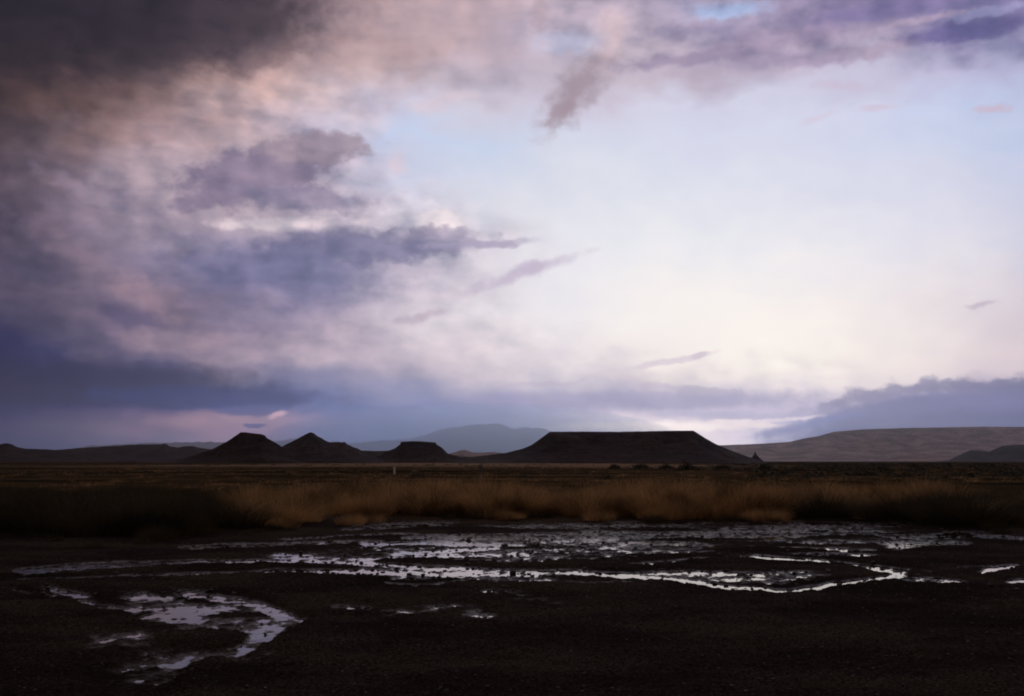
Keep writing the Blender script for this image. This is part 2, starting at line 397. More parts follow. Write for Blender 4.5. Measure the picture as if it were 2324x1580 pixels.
# ------------------------------------------------------------------ materials
def ground_material():
    m, n, p, o = material('ground')
    pos = n.new('ShaderNodeNewGeometry').outputs['Position']
    sx = n.new('ShaderNodeSeparateXYZ'); n.link(pos, sx.inputs[0])
    peb = n.noise(pos, 38, 4, 0.6)
    mid = n.noise(pos, 3.0, 5, 0.6)
    mud = n.mix(n.range(peb, .35, .7), (0.012, 0.010, 0.0085), (0.060, 0.050, 0.040))
    mud = n.mix(n.range(mid, .3, .75), mud, n.mix(0.5, mud, (0.026, 0.021, 0.016)))
    damp = n.noise(n.vec('MULTIPLY', pos, (0.35, 0.6, 1)), 1.0, 5, 0.6)
    mud = n.mix(n.range(damp, .34, .66), n.vec('SCALE', mud, scale=0.6), n.vec('SCALE', mud, scale=1.35))
    far = n.noise(n.vec('MULTIPLY', pos, (0.02, 0.06, 1)), 1.0, 6, 0.62)
    plain = n.mix(n.range(far, .38, .66), (0.018, 0.017, 0.009), (0.095, 0.066, 0.036))
    tan = n.math('MULTIPLY', n.range(sx.outputs[1], 190, 330), n.math('MULTIPLY', n.range(sx.outputs[0], 40, 120, 1.0, 0.0), n.range(sx.outputs[0], -190, -60)))
    plain = n.mix(n.math('MULTIPLY', tan, n.range(far, .30, .55, 0.35, 0.9)), plain, (0.26, 0.19, 0.125))
    d = n.range(n.math('ADD', sx.outputs[1], n.math('MULTIPLY', mid, 2.0)), 24, 34)
    n.link(n.mix(d, mud, plain), p.inputs['Base Color'])
    at = n.new('ShaderNodeAttribute'); at.attribute_name = 'sheen'
    wet = n.math('SUBTRACT', 1.0, at.outputs['Fac'])     # soaked mud shines, dry mud does not
    wet2 = n.math('MAXIMUM', wet, d)
    rough = n.math('MULTIPLY_ADD', wet2, 0.42, n.math('MULTIPLY_ADD', peb, 0.2, 0.22))
    n.link(rough, p.inputs['Roughness'])
    n.link(n.math('MULTIPLY_ADD', wet2, -0.46, 0.5), p.inputs['Specular IOR Level'])
    bump(n, p, n.math('ADD', peb, n.noise(pos, 110, 2, 0.5)), 0.6, 0.02)
    dif = n.new('ShaderNodeBsdfDiffuse')
    n.link(p.inputs['Base Color'].links[0].from_socket, dif.inputs['Color'])
    n.link(p.inputs['Normal'].links[0].from_socket, dif.inputs['Normal'])
    ms = n.new('ShaderNodeMixShader')
    n.link(n.math('MAXIMUM', n.math('MULTIPLY_ADD', wet, 0.62, 0.32), d), ms.inputs[0])
    n.link(p.outputs[0], ms.inputs[1]); n.link(dif.outputs[0], ms.inputs[2])
    n.link(ms.outputs[0], o.inputs[0])
    return m
def water_material():
    m, n, p, o = material('water')
    pos = n.new('ShaderNodeNewGeometry').outputs['Position']
    p.inputs['Base Color'].default_value = (0.022, 0.018, 0.015, 1)
    p.inputs['Roughness'].default_value = 0.04
    p.inputs['IOR'].default_value = 1.33
    bump(n, p, n.noise(n.vec('MULTIPLY', pos, (1, 0.6, 1)), 5.0, 3, 0.5), 0.12, 0.03)
    return m
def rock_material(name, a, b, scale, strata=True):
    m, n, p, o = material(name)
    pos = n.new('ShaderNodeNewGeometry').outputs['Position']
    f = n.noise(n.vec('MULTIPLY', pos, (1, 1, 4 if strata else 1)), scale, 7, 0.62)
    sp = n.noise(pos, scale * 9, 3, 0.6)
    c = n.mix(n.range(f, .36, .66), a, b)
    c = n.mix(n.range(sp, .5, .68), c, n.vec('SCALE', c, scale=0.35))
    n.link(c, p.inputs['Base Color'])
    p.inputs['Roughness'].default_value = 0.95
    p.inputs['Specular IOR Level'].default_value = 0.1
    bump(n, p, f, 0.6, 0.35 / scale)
    return m
def leaf_material(name, dark, light, trans=0.35):
    m, n, p, o = material(name)
    info = n.new('ShaderNodeObjectInfo').outputs['Random']
    pos = n.new('ShaderNodeNewGeometry').outputs['Position']
    isl = n.new('ShaderNodeNewGeometry').outputs['Random Per Island']
    patch = n.noise(n.vec('MULTIPLY', pos, (1, 1, 0.4)), 0.9, 4, 0.6)
    f = n.math('MULTIPLY', n.math('MULTIPLY_ADD', isl, 0.7, 0.3), n.range(patch, .36, .60, 0.12, 1.0))
    c = n.mix(f, dark, light)
    n.link(c, p.inputs['Base Color'])
    p.inputs['Roughness'].default_value = 0.7
    p.inputs['Specular IOR Level'].default_value = 0.15
    t = n.new('ShaderNodeBsdfTranslucent')
    n.link(c, t.inputs[0])
    mx = n.new('ShaderNodeMixShader')
    mx.inputs[0].default_value = trans
    n.link(p.outputs[0], mx.inputs[1]); n.link(t.outputs[0], mx.inputs[2])
    n.link(mx.outputs[0], o.inputs[0])
    return m
def plain_material(name, a, b, scale, rough=0.8):
    m, n, p, o = material(name)
    pos = n.new('ShaderNodeTexCoord').outputs['Object']
    f = n.noise(pos, scale, 5, 0.6)
    n.link(n.mix(f, a, b), p.inputs['Base Color'])
    p.inputs['Roughness'].default_value = rough
    bump(n, p, f, 0.4, 0.02)
    return m
M_ground = ground_material()
M_water = water_material()
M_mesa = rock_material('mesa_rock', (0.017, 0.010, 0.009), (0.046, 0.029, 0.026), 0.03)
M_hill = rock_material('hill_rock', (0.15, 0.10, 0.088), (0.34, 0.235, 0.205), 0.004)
M_mount = rock_material('mountain_rock', (0.08, 0.075, 0.075), (0.14, 0.13, 0.125), 0.0006)
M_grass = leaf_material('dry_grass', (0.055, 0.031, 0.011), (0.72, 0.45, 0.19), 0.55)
M_grass_dim = leaf_material('grass_dim', (0.020, 0.020, 0.010), (0.095, 0.075, 0.036), 0.3)  # darker copy of the grass, with the dimming painted into its colour
M_bush = leaf_material('scrub_leaf', (0.018, 0.022, 0.012), (0.055, 0.055, 0.030), 0.25)
M_scrub = leaf_material('plain_scrub', (0.020, 0.022, 0.012), (0.16, 0.11, 0.06), 0.3)
M_stone = plain_material('stone', (0.012, 0.010, 0.009), (0.045, 0.038, 0.033), 14, 0.65)
M_white = plain_material('white_paint', (0.62, 0.58, 0.56), (0.78, 0.75, 0.73), 3, 0.6)
M_metal = plain_material('galvanised_steel', (0.14, 0.14, 0.14), (0.22, 0.22, 0.22), 9, 0.6)
M_dark = plain_material('dark_paint', (0.015, 0.015, 0.018), (0.03, 0.03, 0.035), 6, 0.6)

# ------------------------------------------------------------------ ground: one sheet from behind the camera to the horizon
rows_pic = np.concatenate([np.arange(1660, 1178, -0.85), np.arange(1178, 1062, -1.4)])
d_pic = np.array([row_dist(v) for v in rows_pic])
d_far = np.geomspace(d_pic[-1] * 1.04, 75000, 46)
d_near = np.linspace(-25, d_pic[0] - 0.25, 16)
D = np.concatenate([d_near, d_pic, d_far])
u_in = np.linspace(-1, 1, 1050)
u_out = np.linspace(0, 1, 46)[1:] ** 2
half = np.maximum(D, 3.5) * 0.56 + 0.3
gxs = np.concatenate([(-half[:, None] - u_out[::-1][None] * (np.maximum(D, 0)[:, None] * 0.9 + 30)), u_in[None] * half[:, None], (half[:, None] + u_out[None] * (np.maximum(D, 0)[:, None] * 0.9 + 30))], 1)
gys = np.repeat(D[:, None], gxs.shape[1], 1)

# where water has collected: strokes (points, half thickness, wetness), patches (x, y, rx, ry, wetness)
STROKES = [
 ([(420, 1244), (620, 1237), (860, 1231)], 5, .52), ([(640, 1226), (800, 1218), (1000, 1208)], 4, .5), ([(780, 1200), (900, 1192), (1010, 1188)], 7, .55), ([(1000, 1183), (1060, 1182)], 3, .6),
 ([(60, 1296), (200, 1287), (400, 1279), (600, 1274), (800, 1272), (900, 1268)], 6, .78), ([(60, 1313), (200, 1309), (360, 1306), (480, 1302), (620, 1297), (800, 1299), (900, 1302)], 4.5, .74),
 ([(640, 1266), (760, 1275), (900, 1283), (1050, 1292), (1180, 1296)], 9, .72), ([(770, 1300), (900, 1300), (1020, 1304), (1120, 1305), (1200, 1304)], 6, .80), ([(880, 1326), (950, 1330), (1040, 1322)], 4, .6), ([(900, 1312), (1100, 1312), (1250, 1316)], 8, .5),
 ([(1150, 1296), (1300, 1298), (1400, 1306), (1470, 1316), (1560, 1325), (1660, 1334), (1760, 1337), (1850, 1334), (1930, 1329), (1990, 1320), (2040, 1308), (2050, 1301)], 5.2, .92), ([(1620, 1332), (1700, 1336), (1790, 1337)], 3.5, .97), ([(1980, 1322), (2040, 1306)], 4, .95),
 ([(2050, 1301), (2010, 1292), (1930, 1282), (1860, 1273), (1800, 1270), (1730, 1265), (1680, 1264), (1600, 1268), (1530, 1274), (1430, 1282)], 4, .92),
 ([(1960, 1280), (2040, 1288), (2120, 1298)], 2.5, .75), ([(1180, 1318), (1330, 1326), (1440, 1322)], 6, .55),
 ([(920, 1223), (1010, 1219), (1100, 1213), (1150, 1214)], 4, .75), ([(830, 1238), (950, 1233), (1100, 1236), (1180, 1237)], 4, .82), ([(960, 1229), (1060, 1226), (1180, 1222)], 2.5, .7), ([(900, 1256), (1000, 1252), (1060, 1247), (1120, 1246)], 4, .78),
 ([(840, 1276), (900, 1266), (980, 1262), (1060, 1264)], 3, .74), ([(1310, 1223), (1390, 1226)], 4, .8), ([(1400, 1214), (1480, 1212)], 2.5, .65), ([(1120, 1281), (1170, 1282)], 2.5, .8),
 ([(1380, 1188), (1560, 1186), (1720, 1184), (1860, 1187), (2000, 1192), (2120, 1190)], 5, .62), ([(1740, 1221), (1770, 1222)], 2.5, .95), ([(1850, 1206), (1880, 1206)], 2.2, .95), ([(2010, 1232), (2060, 1234), (2110, 1236)], 4, .8),
 ([(2030, 1240), (2090, 1230), (2150, 1216), (2200, 1212)], 9, .72), ([(2140, 1213), (2190, 1212)], 3.5, .95), ([(2200, 1216), (2324, 1224)], 5, .55), ([(2080, 1237), (2140, 1236)], 4, .92), ([(2000, 1232), (2200, 1236)], 7, .5),
 ([(1880, 1245), (1915, 1246)], 4, .85), ([(1700, 1244), (1830, 1244), (1980, 1248)], 3, .58), ([(2040, 1261), (2100, 1262)], 2, .8), ([(1560, 1230), (1700, 1220), (1760, 1217), (1850, 1218)], 3, .68), ([(1400, 1252), (1500, 1256), (1620, 1254)], 4, .6), ([(1480, 1250), (1560, 1252)], 2.5, .8),
 ([(2180, 1288), (2250, 1286)], 2.5, .8), ([(2240, 1296), (2270, 1290), (2300, 1286)], 5, .95), ([(2300, 1318), (2324, 1316)], 5, .9), ([(2150, 1322), (2180, 1320)], 6, .66), ([(2220, 1338), (2310, 1338)], 3, .5),
 ([(130, 1334), (188, 1349), (208, 1374)], 7, .68), ([(235, 1383), (300, 1389)], 6, .62), ([(330, 1318), (420, 1326)], 2.5, .6), ([(0, 1338), (90, 1346), (180, 1354)], 4, .42), ([(0, 1364), (170, 1362)], 4, .42),
 ([(425, 1351), (500, 1358), (560, 1368), (600, 1382), (630, 1398)], 9, .70), ([(330, 1368), (400, 1380), (480, 1398), (560, 1414), (620, 1412)], 17, .62), ([(500, 1400), (560, 1422), (600, 1425)], 14, .72),
 ([(632, 1398), (604, 1432), (570, 1456), (545, 1473)], 11, .74), ([(548, 1474), (470, 1484), (396, 1502), (372, 1522)], 12, .62), ([(353, 1442), (269, 1452), (202, 1478)], 13, .5), ([(302, 1520), (319, 1566)], 26, .36), ([(560, 1496), (600, 1490)], 20, .36), ([(650, 1412), (690, 1404)], 6, .5),
 ([(1110, 1342), (1184, 1360), (1256, 1374)], 12, .38), ([(890, 1394), (1033, 1382), (1085, 1401)], 12, .42), ([(781, 1377), (834, 1384)], 10, .42), ([(1060, 1412), (1180, 1418)], 7, .34), ([(760, 1408), (860, 1420)], 10, .34),
]
PATCHES = [  # broad areas where mud and water mix
 (1350, 1216, 520, 36, .50), (1800, 1212, 330, 28, .50), (1000, 1262, 420, 26, .42), (1250, 1262, 260, 22, .48), (1650, 1308, 300, 20, .60), (1480, 1240, 220, 14, .52), (1930, 1226, 260, 14, .5), (2110, 1318, 80, 14, .48), (1000, 1300, 380, 18, .45), (460, 1402, 170, 42, .57), (560, 1490, 90, 16, .42), (330, 1500, 90, 40, .42), (270, 1460, 105, 24, .53), (2060, 1225, 120, 18, .5), (1900, 1258, 150, 8, .46),
]
DRY = [  # islands of bare gravel
 (1740, 1287, 265, 10, 1.0), (1250, 1283, 230, 6, .75), (440, 1455, 95, 20, .95), (1060, 1206, 170, 8, .8), (950, 1275, 110, 5, .75), (1600, 1226, 150, 4, .6), (1200, 1206, 140, 4, .6), (520, 1398, 85, 6, .6), (1480, 1204, 120, 4, .6), (1920, 1221, 110, 4, .6), (1560, 1262, 160, 4, .7), (2250, 1262, 170, 22, .9),
]
def seg_dist(X, Y, pts, ys=3.0):
    best = np.full(X.shape, 1e9, np.float32)
    for (x0, y0), (x1, y1) in zip(pts, pts[1:]):
        dx, dy = x1 - x0, (y1 - y0) * ys
        t = np.clip(((X - x0) * dx + (Y - y0) * ys * dy) / (dx * dx + dy * dy + 1e-6), 0, 1)
        best = np.minimum(best, np.hypot((X - x0 - t * dx), (Y - y0) * ys - t * dy))
    return best / ys
def wetness(x, y):
    X, Y, fw = to_picture(x, y, np.full(x.shape, -CAM_H))
    # wander the outlines so that no stroke is a clean curve
    k = np.clip((Y - 1160) / 130, 0.25, 2.5)
    wx = fbm(x * 0.7, y * 0.4, 40, 4) * 30
    wy = fbm(x * 0.9 + 5, y * 0.5, 50, 5, 0.6) * 7 * k
    X = X + wx; Y = Y + wy
    W = np.zeros(x.shape, np.float32)
    for px, py, rx, ry, w in PATCHES:
        q = np.hypot((X - px) / rx, (Y - py) / ry)
        W = np.maximum(W, w * (1 - smooth(0.55, 1.15, q)))
    for pts, th, w in STROKES:
        xs = [p[0] for p in pts]; ys = [p[1] for p in pts]
        sel = (X > min(xs) - 90) & (X < max(xs) + 90) & (Y > min(ys) - 45) & (Y < max(ys) + 45)
        if not sel.any(): continue
        q = seg_dist(X[sel], Y[sel], pts) / th
        W[sel] = np.maximum(W[sel], w * (1 - smooth(0.25, 2.1, q)))
    for px, py, rx, ry, w in DRY:
        q = np.hypot((X - px) / rx, (Y - py) / ry)
        W = W * (1 - w * (1 - smooth(0.7, 1.15, q)))
    return W
SHORE_X = [-400, 0, 200, 400, 600, 760, 860, 1000, 1300, 1800, 2050, 2150, 2324, 2700]
SHORE_Y = [1236, 1230, 1226, 1218, 1206, 1196, 1184, 1178, 1178, 1180, 1186, 1194, 1206, 1212]
def shore(x, y):
    """metres past the edge of the grass (negative on the mud side)"""
    X, Y, fw = to_picture(x, y, np.full(np.shape(x), -CAM_H))
    sy = np.interp(X, SHORE_X, SHORE_Y)
    return y - on_ground(X, sy)[1]
def height(x, y, sheen=False):
    s = np.where(y > 1, shore(x, np.maximum(y, 1.0)), -20)
    flat = np.zeros(x.shape, np.float32)
    near = (y > 3.5) & (y < 36)
    W = np.zeros(x.shape, np.float32)
    if near.any(): W[near] = wetness(x[near], y[near])
    swell = fbm(x * 0.22, y * 0.22, 3, 3) * 0.030
    clod = fbm(x * 0.75, y * 2.0, 8, 4, 0.6) * 0.034
    fine = fbm(x * 8.0, y * 8.0, 12, 4, 0.62) * 0.030
    lump = np.maximum(vnoise(x * 7, y * 5, 21) - 0.22, 0) ** 1.2 * 0.12
    fine = fine * (1 + 0.6 * smooth(0.03, 0.25, W) * (1 - 0.55 * smooth(.75, 1.0, W)))
    dry = 0.052 + swell * 0.5 + clod * 0.7 + fine * 0.8
    wet = 0.036 - 0.062 * W + swell * 0.25 + clod * 0.55 + fine * 0.6 + lump * np.clip(1.5 - W, 0.3, 1)
    z = dry * (1 - smooth(0.0, 0.3, W)) + wet * smooth(0.0, 0.3, W)
    bank = smooth(-1.0, 2.5, s)
    z = z + bank * (0.10 + 0.10 * fbm(x * 0.3, y * 0.3, 30, 3))
    if sheen:
        return z, (1 - smooth(0.0, 0.010 + 0.034 * W, z)) * np.clip(W * 2.2, 0, 1)
    return z
gz, gsheen = height(gxs, gys, True)
far_roll = smooth(60, 400, gys) * fbm(gxs / 90, gys / 120, 60, 3) * 0.5
gz = gz + far_roll * (1 - smooth(900, 1500, gys))
V = np.stack([gxs, gys, gz], -1).reshape(-1, 3)
ground = add('ground', mesh_from('ground', V, grid_faces(*gxs.shape), M_ground))
av = ground.data.attributes.new('sheen', 'FLOAT', 'POINT')
av.data.foreach_set('value', gsheen.astype(np.float32).ravel())
tag(ground, 'dark muddy gravel flat running back to the scrubby plain', 'ground', kind='structure')
xs = np.linspace(-30, 30, 31); ys = np.linspace(3.6, 33, 31)
wx, wy = np.meshgrid(xs, ys)
water = add('water', mesh_from('water', np.stack([wx, wy, wx * 0], -1).reshape(-1, 3), grid_faces(31, 31), M_water))
tag(water, 'shallow rain water lying in puddles across the mud', 'water', kind='structure')

# ------------------------------------------------------------------ mesas, hills and mountains
def relief(name, prof, dist, depth, mat, label, cat, n=220, m=44, shape='mesa', rough=0.02, seed=0, base=None):
    """a landform whose skyline follows prof (traced points) at distance dist, with its own thickness"""
    px = [p[0] for p in prof]; py = [p[1] for p in prof]
    X = np.linspace(px[0], px[-1], n)
    top = CAM_H + slope(np.interp(X, px, py)) * dist
    top = np.maximum(top, -2)
    wob = fbm(X / 9.0, X * 0 + seed, 70 + seed, 4) * rough * (top.max()) * (0.35 if shape == 'mesa' else 1)
    top = top + wob
    t = np.linspace(-1, 1, m)
    a = np.abs(t)
    if shape == 'mesa':
        g = np.where(a < .42, 1.0, np.where(a < .47, 1 - (a - .42) / .05 * .16, .84 * (1 - np.clip((a - .47) / .53, 0, 1)) ** 1.35))
    elif shape == 'cone':
        g = (1 - np.clip((a - .08) / .92, 0, 1)) ** 1.15
    else:
        g = np.cos(np.clip(a, 0, 1) * math.pi / 2) ** 1.3
    yy = dist + t[:, None] * depth * np.ones((1, n))
    xx = side(X)[None] * yy
    sc = depth / 6
    gul = fbm(xx / sc * 1.6, yy / sc * 0.5, 80 + seed, 4)
    gg = g[:, None] * (1 + gul * 0.45 * (4 * g * (1 - g))[:, None])
    zz = top[None] * gg
    zz[0] = zz[-1] = -3
    zz[:, 0] = np.minimum(zz[:, 0], 0) - 1; zz[:, -1] = np.minimum(zz[:, -1], 0) - 1
    V = np.stack([xx, yy, zz], -1).reshape(-1, 3)
    o = add(name, mesh_from(name, V, grid_faces(m, n), mat))
    tag(o, label, cat, kind='structure')
    return o
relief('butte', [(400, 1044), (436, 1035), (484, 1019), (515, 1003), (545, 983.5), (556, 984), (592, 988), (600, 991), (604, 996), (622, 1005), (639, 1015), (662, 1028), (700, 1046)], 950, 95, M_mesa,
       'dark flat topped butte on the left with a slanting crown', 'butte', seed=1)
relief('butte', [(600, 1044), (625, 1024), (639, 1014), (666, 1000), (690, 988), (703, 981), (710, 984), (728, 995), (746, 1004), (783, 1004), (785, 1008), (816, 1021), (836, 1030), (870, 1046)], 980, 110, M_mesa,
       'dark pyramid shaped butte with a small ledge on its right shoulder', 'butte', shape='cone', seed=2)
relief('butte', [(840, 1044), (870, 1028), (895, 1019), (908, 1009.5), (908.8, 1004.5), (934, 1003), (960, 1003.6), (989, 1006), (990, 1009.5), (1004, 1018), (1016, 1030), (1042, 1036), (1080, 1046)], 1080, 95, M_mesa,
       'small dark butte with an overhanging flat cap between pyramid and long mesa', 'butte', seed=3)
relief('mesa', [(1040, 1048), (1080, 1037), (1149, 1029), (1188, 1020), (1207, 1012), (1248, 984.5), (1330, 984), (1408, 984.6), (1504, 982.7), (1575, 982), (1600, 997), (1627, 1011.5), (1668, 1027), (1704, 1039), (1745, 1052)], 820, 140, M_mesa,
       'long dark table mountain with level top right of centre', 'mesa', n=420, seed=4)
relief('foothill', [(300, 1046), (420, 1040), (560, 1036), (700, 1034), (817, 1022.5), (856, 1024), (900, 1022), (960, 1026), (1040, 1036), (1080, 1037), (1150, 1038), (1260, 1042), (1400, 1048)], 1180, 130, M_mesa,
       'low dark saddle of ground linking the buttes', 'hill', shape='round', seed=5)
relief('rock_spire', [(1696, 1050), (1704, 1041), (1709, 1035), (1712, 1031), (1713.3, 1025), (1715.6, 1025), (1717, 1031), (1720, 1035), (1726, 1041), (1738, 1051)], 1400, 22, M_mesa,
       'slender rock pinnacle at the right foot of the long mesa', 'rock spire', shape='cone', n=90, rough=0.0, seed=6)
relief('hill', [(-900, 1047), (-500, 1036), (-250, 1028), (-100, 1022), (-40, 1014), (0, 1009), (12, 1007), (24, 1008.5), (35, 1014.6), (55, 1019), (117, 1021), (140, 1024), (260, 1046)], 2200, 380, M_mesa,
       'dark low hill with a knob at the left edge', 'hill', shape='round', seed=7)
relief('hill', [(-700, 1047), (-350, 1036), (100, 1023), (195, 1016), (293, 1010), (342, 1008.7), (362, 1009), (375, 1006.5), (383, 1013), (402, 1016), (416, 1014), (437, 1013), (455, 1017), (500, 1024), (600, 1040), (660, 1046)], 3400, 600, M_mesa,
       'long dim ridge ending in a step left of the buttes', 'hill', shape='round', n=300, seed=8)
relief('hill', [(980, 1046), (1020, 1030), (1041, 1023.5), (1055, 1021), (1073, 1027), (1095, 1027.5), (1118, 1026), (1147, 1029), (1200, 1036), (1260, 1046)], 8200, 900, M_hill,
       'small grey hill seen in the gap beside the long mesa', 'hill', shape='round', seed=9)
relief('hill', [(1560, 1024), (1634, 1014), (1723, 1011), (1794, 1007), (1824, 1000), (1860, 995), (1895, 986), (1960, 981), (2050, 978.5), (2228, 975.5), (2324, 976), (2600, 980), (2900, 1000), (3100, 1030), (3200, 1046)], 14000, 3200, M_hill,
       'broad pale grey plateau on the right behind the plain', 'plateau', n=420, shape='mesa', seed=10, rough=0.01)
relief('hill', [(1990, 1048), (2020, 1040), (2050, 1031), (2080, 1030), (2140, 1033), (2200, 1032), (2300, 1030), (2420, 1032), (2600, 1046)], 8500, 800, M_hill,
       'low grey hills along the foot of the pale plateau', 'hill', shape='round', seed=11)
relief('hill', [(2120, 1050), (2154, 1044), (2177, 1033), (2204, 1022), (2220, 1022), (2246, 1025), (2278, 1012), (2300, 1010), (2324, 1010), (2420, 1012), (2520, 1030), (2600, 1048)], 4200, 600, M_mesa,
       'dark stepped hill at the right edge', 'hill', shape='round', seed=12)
relief('mountain_range', [(100, 1030), (200, 1012), (330, 1006), (480, 1003), (560, 1004), (625, 1003), (668, 995), (720, 1000), (800, 1006), (860, 1000), (930, 997), (975, 984), (1005, 973), (1047, 969), (1071, 963.6), (1110, 963), (1127, 961), (1139, 963), (1155, 970.5), (1170, 976), (1192, 970), (1213, 972.6), (1226, 970.5), (1243, 977), (1271, 981), (1330, 990), (1450, 1000), (1600, 1008), (1800, 1030), (1900, 1046)], 50000, 5000, M_mount,
       'faint blue mountain range beyond the buttes', 'mountains', n=420, shape='round', rough=0.03, seed=13)

# ------------------------------------------------------------------ plants
def blades(rng, n, base_r, h, lean, width, droop=0.35, segs=3, wind=(0.25, 0.0), dome=0.35):
    """n curved tapering blades growing from a clump; returns V, F"""
    ang = rng.random(n) * 2 * np.pi
    rad = np.sqrt(rng.random(n)) * base_r
    bx, by = np.cos(ang) * rad, np.sin(ang) * rad
    hh = h * (0.5 + 0.5 * rng.random(n)) * (1 - dome * (rad / base_r) ** 2)
    out = lean * (0.2 + rad / base_r) * (0.5 + rng.random(n))
    da = ang + rng.normal(0, 0.5, n)
    dx, dy = np.cos(da) * out + wind[0] * rng.random(n), np.sin(da) * out + wind[1]
    fa = rng.random(n) * np.pi
    wx, wy = np.cos(fa) * width, np.sin(fa) * width
    t = np.linspace(0, 1, segs + 1)
    P = []
    for k, tt in enumerate(t):
        z = hh * (tt - droop * 0.5 * tt ** 3 * out)
        x = bx + dx * hh * tt ** 1.8
        y = by + dy * hh * tt ** 1.8
        w = (1 - 0.85 * tt)
        P.append(np.stack([x - wx * w, y - wy * w, z], -1)); P.append(np.stack([x + wx * w, y + wy * w, z], -1))
    V = np.stack(P, 1).reshape(-1, 3)
    k = np.arange(n)[:, None] * (2 * (segs + 1)) + np.arange(segs)[None] * 2
    Fc = np.stack([k, k + 1, k + 3, k + 2], -1).reshape(-1, 4)
    return V, Fc
def join(parts):
    Vs, Fs, o = [], [], 0
    for v, f in parts:
        Vs.append(v); Fs.append(f + o); o += len(v)
    return np.concatenate(Vs), np.concatenate(Fs)
def leaves(rng, n, rx, ry, rz, size):
    """leaf-sized quads through a lobed dome"""
    d = rng.normal(0, 1, (n, 3)); d /= np.linalg.norm(d, axis=1, keepdims=True)
    d[:, 2] = np.abs(d[:, 2])
    lob = 1 + 0.28 * np.sin(d[:, 0] * 5 + rng.random() * 6) * np.cos(d[:, 1] * 4 + rng.random() * 6) + 0.12 * np.sin(d[:, 2] * 9 + d[:, 0] * 7)
    r = (0.45 + 0.55 * rng.random(n) ** 0.5) * lob
    c = d * r[:, None] * np.array([rx, ry, rz])
    a = rng.normal(0, 1, (n, 3)); a /= np.linalg.norm(a, axis=1, keepdims=True)
    b = np.cross(a, rng.normal(0, 1, (n, 3))); b /= np.linalg.norm(b, axis=1, keepdims=True)
    s = size * (0.6 + 0.8 * rng.random(n))[:, None]
    V = np.stack([c - a * s, c + b * s * .5, c + a * s, c - b * s * .5], 1).reshape(-1, 3)
    return V, np.arange(n * 4).reshape(-1, 4)
def gz_at(x, y):
    return float(height(np.array([x], float), np.array([y], float))[0])

rng = np.random.default_rng(7)
# the grass belt: nobody could count it, so it is one object
VAR = [blades(rng, 1100, 0.8, 1.0, 0.8, 0.0042, dome=.55) for _ in range(8)]
belt, dim = [], []
for _ in range(5000):
    X = rng.uniform(-420, 2750)
    s = -0.3 + rng.random() ** 1.6 * 27 if rng.random() > .1 else -rng.random() ** 1.5 * 2.6
    y0 = float(on_ground(X, np.interp(X, SHORE_X, SHORE_Y))[1])
    y = y0 + s + 3.6 * float(fbm(np.array([X / 75.0]), np.array([3.3]), 33, 3)[0]); x = float(side(X)) * y
    lush = 0.5 + 1.9 * fbm(np.array([x * .42]), np.array([y * .26]), 90, 3)[0]
    if rng.random() > 0.45 + 0.6 * lush - 0.5 * smooth(9, 27, s): continue
    h = (0.42 + 0.72 * lush + rng.normal(0, .16)) * (0.55 + 0.45 * smooth(-0.3, 2.0, s)) * (1 - 0.40 * smooth(7, 26, s))
    h = min(max(h, .16), 1.25) * (.45 if s < -.3 else 1)
    v, f = VAR[int(rng.integers(8))]
    keep = int((1100 if y < 33 else 650 if y < 42 else 350) * min(1, .4 + h * .6))
    v = v[:keep * 8]; f = f[:keep * 3]
    a = rng.random() * 6.28; ca, sa = math.cos(a), math.sin(a)
    w = h * rng.uniform(.8, 1.3)
    q = np.stack([(v[:, 0] * ca - v[:, 1] * sa) * w, (v[:, 0] * sa + v[:, 1] * ca) * w, v[:, 2] * h], -1)
    q += np.array([x, y, 0.06])
    dark = 1 - smooth(250, 720, X + rng.normal(0, 140)) * (1 - smooth(1900, 2400, X + rng.normal(0, 160)))  # dimming towards both ends of the belt, put into the colour
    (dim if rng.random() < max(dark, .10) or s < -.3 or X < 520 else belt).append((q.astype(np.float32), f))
    if len(belt) + len(dim) > 900: break
v, f = join(belt)
print('grass', len(belt), len(dim), len(f))
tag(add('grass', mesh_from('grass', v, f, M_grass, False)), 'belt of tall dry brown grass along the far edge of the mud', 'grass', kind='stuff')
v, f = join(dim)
tag(add('grass_dim', mesh_from('grass_dim', v, f, M_grass_dim, False)), 'grass painted darker for the dimming at both ends of the belt', 'grass_dim', kind='stuff')

# clumps that stand out from the belt
PROTO = []
for k in range(4):
    v, f = blades(rng, 2600, 0.8, 1.0, 0.8, 0.0042, dome=.55)
    PROTO.append((mesh_from('grass_clump', v, f, M_grass, False), mesh_from('grass_clump', v, f, M_grass_dim, False)))
CLUMPS = [
 (690, 1168, 1.0, 1.5, 'broad brown grass clump left of the pale marker post'),
 (830, 1180, .95, 1.2, 'brown grass clump leaning at the left end of the wet flats'),
 (975, 1176, 1.05, 1.5, 'tall grass clump just right of the pale marker post'),
 (1110, 1176, 1.05, 1.7, 'wide rounded grass clump right in front of the metal sign pole'),
 (1190, 1176, 1.1, 1.3, 'tall tawny grass clump under the left slope of the long mesa'),
 (1335, 1177, .95, 1.5, 'rounded grass clump below the left half of the long mesa top'),
 (1490, 1178, .95, 1.6, 'dome shaped grass clump below the right half of the long mesa top'),
 (1700, 1178, .95, 1.5, 'grass clump at the water edge below the rock pinnacle'),
 (1890, 1182, .9, 1.5, 'dim grass clump below the left slope of the pale plateau'),
 (2060, 1188, .9, 1.4, 'dark grass clump beside the right end of the wet flats'),
 (2210, 1198, .9, 1.8, 'dark grass clump on the bank at the right edge of the frame'),
 (480, 1208, .9, 1.4, 'dark grass clump on the left bank below the flat topped butte'),
 (240, 1222, .9, 1.6, 'dark grass clump on the left bank nearest the frame edge'),
]
